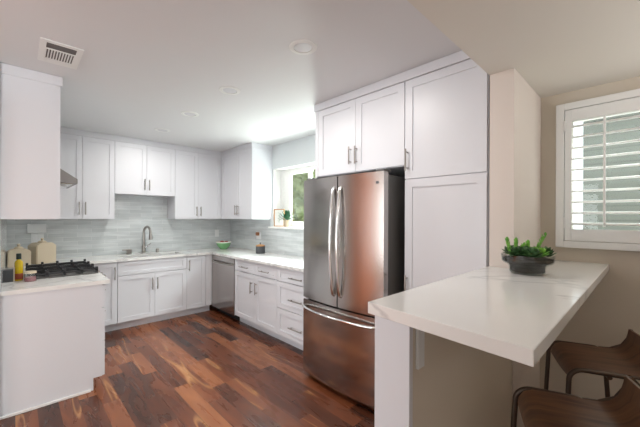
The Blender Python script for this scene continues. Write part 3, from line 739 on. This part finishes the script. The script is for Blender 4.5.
for k in range(6): cp += [(.069, .008+k*.016), (.065, .012+k*.016), (.065, .014+k*.016), (.069, .018+k*.016)]
obj('jar', lathe(NB(), cp+[(.069, .106), (0, .106)], 40), slate, cn, True)
obj('lid', lathe(NB(), [(0, .1062), (.064, .1062), (.067, .112), (.064, .122), (.03, .132), (.0, .134)], 40), oakm, cn, True)
obj('lid_knob', lathe(NB(), [(0, .133), (.008, .133), (.009, .143), (.014, .150), (.012, .160), (0, .163)], 20), slate, cn, True)
def outlet(name, label, cat, loc, rotz, w, h):
    o = thing(name, label, cat, loc, rotz)
    obj('plate', box(NB(), -w/2, -.006, -h/2, w/2, 0, h/2, .002), plastic, o)
    return o
o = outlet('wall_outlet', 'white double outlet plate on the tile behind the wood-lidded canister', 'outlet', (XK-.0085, 4.25, 1.165), R9, .125, .118)
obj('socket', box(NB(), -.052, -.009, -.035, -.010, -.006, .035, .002), plastic, o); obj('socket', box(NB(), .010, -.009, -.035, .052, -.006, .035, .002), plastic, o)
pg = thing('plug_in_warmer', 'small brown square plug-in on the outlet behind the canister', 'plug-in', (XK-.0182, 4.25, 1.182), R9)
obj('housing', box(NB(), -.035, -.032, -.022, .035, -.0005, .028, .006), brownp, pg); obj('vent_cap', box(NB(), -.02, -.0335, .028, .02, -.008, .032, .001), brownp, pg)
o = outlet('wall_outlet', 'white outlet plate on the back tile behind the green bowl', 'outlet', (2.57, YB-.0085, 1.168), 0, .076, .120)
obj('socket', box(NB(), -.018, -.009, -.035, .018, -.006, .035, .002), plastic, o)
# framed print on the sill
SZ = 1.3135
pf = thing('picture_frame', 'small wood-framed botanical print leaning at the left end of the kitchen windowsill', 'picture frame', (2.835, 3.855, SZ), math.radians(-62))
fw, fh = .17, .262
b = NB(); box(b, 0, 0, 0, .012, .022, fh, .001); box(b, fw-.012, 0, 0, fw, .022, fh, .001); box(b, .012, 0, 0, fw-.012, .022, .012, .001); box(b, .012, 0, fh-.012, fw-.012, .022, fh, .001)
obj('frame', b, oakm, pf)
obj('backing', box(NB(), .0125, .014, .0125, fw-.0125, .021, fh-.0125), dark, pf)
obj('print', box(NB(), .0125, .008, .0125, fw-.0125, .0138, fh-.0125), mat('paper', srgb(236, 238, 234), .8), pf)
bm = NB(); tube(bm, [(.085, .0065, .05), (.088, .0065, .12), (.095, .0065, .20)], .0015, 6)
for k in range(7):
    zz = .07+k*.02; sg = 1 if k % 2 else -1
    leaf(bm, (.087+.0005*k, .0055, zz), (sg*.8, 0, .6), .035, .008, .1)
obj('printed_sprig', bm, leaf_w, pf)
wp = thing('potted_plant', 'small leafy plant in a beige pot on the kitchen windowsill', 'plant', (2.85, 3.555, SZ))
obj('pot', lathe(NB(), [(0, 0), (.040, 0), (.043, .004), (.050, .10), (.046, .10), (.044, .085), (0, .085)], 32), potm, wp, True)
obj('soil', lathe(NB(), [(.0, .0855), (.043, .0855), (.043, .092), (0, .094)], 24), soil, wp, True)
bm = NB()
for k in range(46):
    q = k*2.399; el = .05+1.35*(k/46); ln = rnd.uniform(.11, .15)
    leaf(bm, (.012*math.cos(q), .012*math.sin(q), .093+.03*k/46), (math.cos(q)*math.cos(el), math.sin(q)*math.cos(el), math.sin(el)), ln, .013, .2)
obj('foliage', bm, leaf_w, wp, True)

# ------------------------------------------------------------------ things on the left-hand worktop
def house_jar(label, loc, rz, w, h, dd=.12):
    c = thing('stoneware_jar', label, 'jar', loc, rz, 'beige stoneware jars')
    sh = [(-w/2, 0), (w/2, 0), (w/2, h*.86), (w*.40, h*.93), (w*.28, h), (-w*.28, h), (-w*.40, h*.93), (-w/2, h*.86)]
    bm = prism(NB(), sh, -dd/2, dd/2, 'y'); bmesh.ops.bevel(bm, geom=bm.edges[:], offset=.006, segments=2, affect='EDGES')
    obj('body', bm, stone, c)
    obj('lid', lathe(NB(), [(0, h+.001), (w*.20, h+.001), (w*.21, h+.008), (w*.14, h+.020), (0, h+.024)], 28), stone, c, True)
    obj('lid_knob', lathe(NB(), [(0, h+.022), (.010, h+.022), (.012, h+.034), (.016, h+.042), (.010, h+.052), (0, h+.054)], 20), stone, c, True)
    return c
house_jar('beige shouldered stoneware jar with knob lid, right-hand taller one behind the cooktop', (.222, 4.80, .9142), math.radians(27), .20, .235, .17)
house_jar('beige shouldered stoneware jar with knob lid, left-hand one behind the oil bottle', (.022, 4.62, .9142), math.radians(6), .185, .19, .13)
o = outlet('wall_outlet', 'white outlet plate on the back tile above the right-hand stoneware jar', 'outlet', (.195, YB-.0085, 1.185), 0, .12, .115)
obj('socket', box(NB(), -.045, -.009, -.035, -.008, -.006, .035, .002), plastic, o); obj('socket', box(NB(), .008, -.009, -.035, .045, -.006, .035, .002), plastic, o)
ub = thing('power_box', 'white rectangular box fixed to the tile under the left wall cabinets', 'wall box', (.187, YB-.0085, 1.303))
obj('housing', box(NB(), -.09, -.035, -.056, .09, 0, .056, .006), plastic, ub); obj('cover_lip', box(NB(), -.088, -.038, -.054, .088, -.0352, -.046, .001), plastic, ub)
bt = thing('oil_bottle', 'yellow olive oil bottle with dark cap standing left of the cooktop', 'bottle', (.018, 3.60, .9142))
obj('glass_body', lathe(NB(), [(0, 0), (.024, 0), (.027, .004), (.027, .145), (.024, .160), (.013, .172), (.012, .178), (0, .178)], 28), oil, bt, True)
obj('label', lathe(NB(), [(.0271, .012), (.0278, .013), (.0278, .060), (.0271, .061)], 28), mat('label_red', srgb(150, 70, 40), .6), bt, True)
obj('cap', lathe(NB(), [(0, .178), (.0165, .178), (.0165, .222), (.014, .226), (0, .226)], 24), capm, bt, True)
jr = thing('salt_jar', 'small pink and clear jar beside the oil bottle', 'jar', (.088, 3.500, .9142))
obj('contents', lathe(NB(), [(0, .002), (.036, .002), (.037, .034), (0, .034)], 28), pink, jr, True)
obj('glass_body', lathe(NB(), [(0, 0), (.038, 0), (.0395, .004), (.0395, .066), (.0375, .066), (.0375, .002), (0, .0015)], 28), jar_g, jr, True)
obj('lid', lathe(NB(), [(0, .0665), (.040, .0665), (.040, .080), (.037, .083), (0, .083)], 28), stone, jr, True)
cbx = thing('utensil_crate', 'dark grey ribbed box with a pale wooden end, at the far left of the worktop', 'box', (-.035, 3.60, .9142), math.radians(0))
b = NB(); box(b, -.042, -.04, 0, .020, .04, .098, .002)
for k in range(5): box(b, -.040+k*.0125, -.044, .004, -.034+k*.0125, -.040, .094)
obj('body', b, slate, cbx); obj('end_board', box(NB(), .0205, -.042, 0, .0285, .042, .112, .001), boardm, cbx)
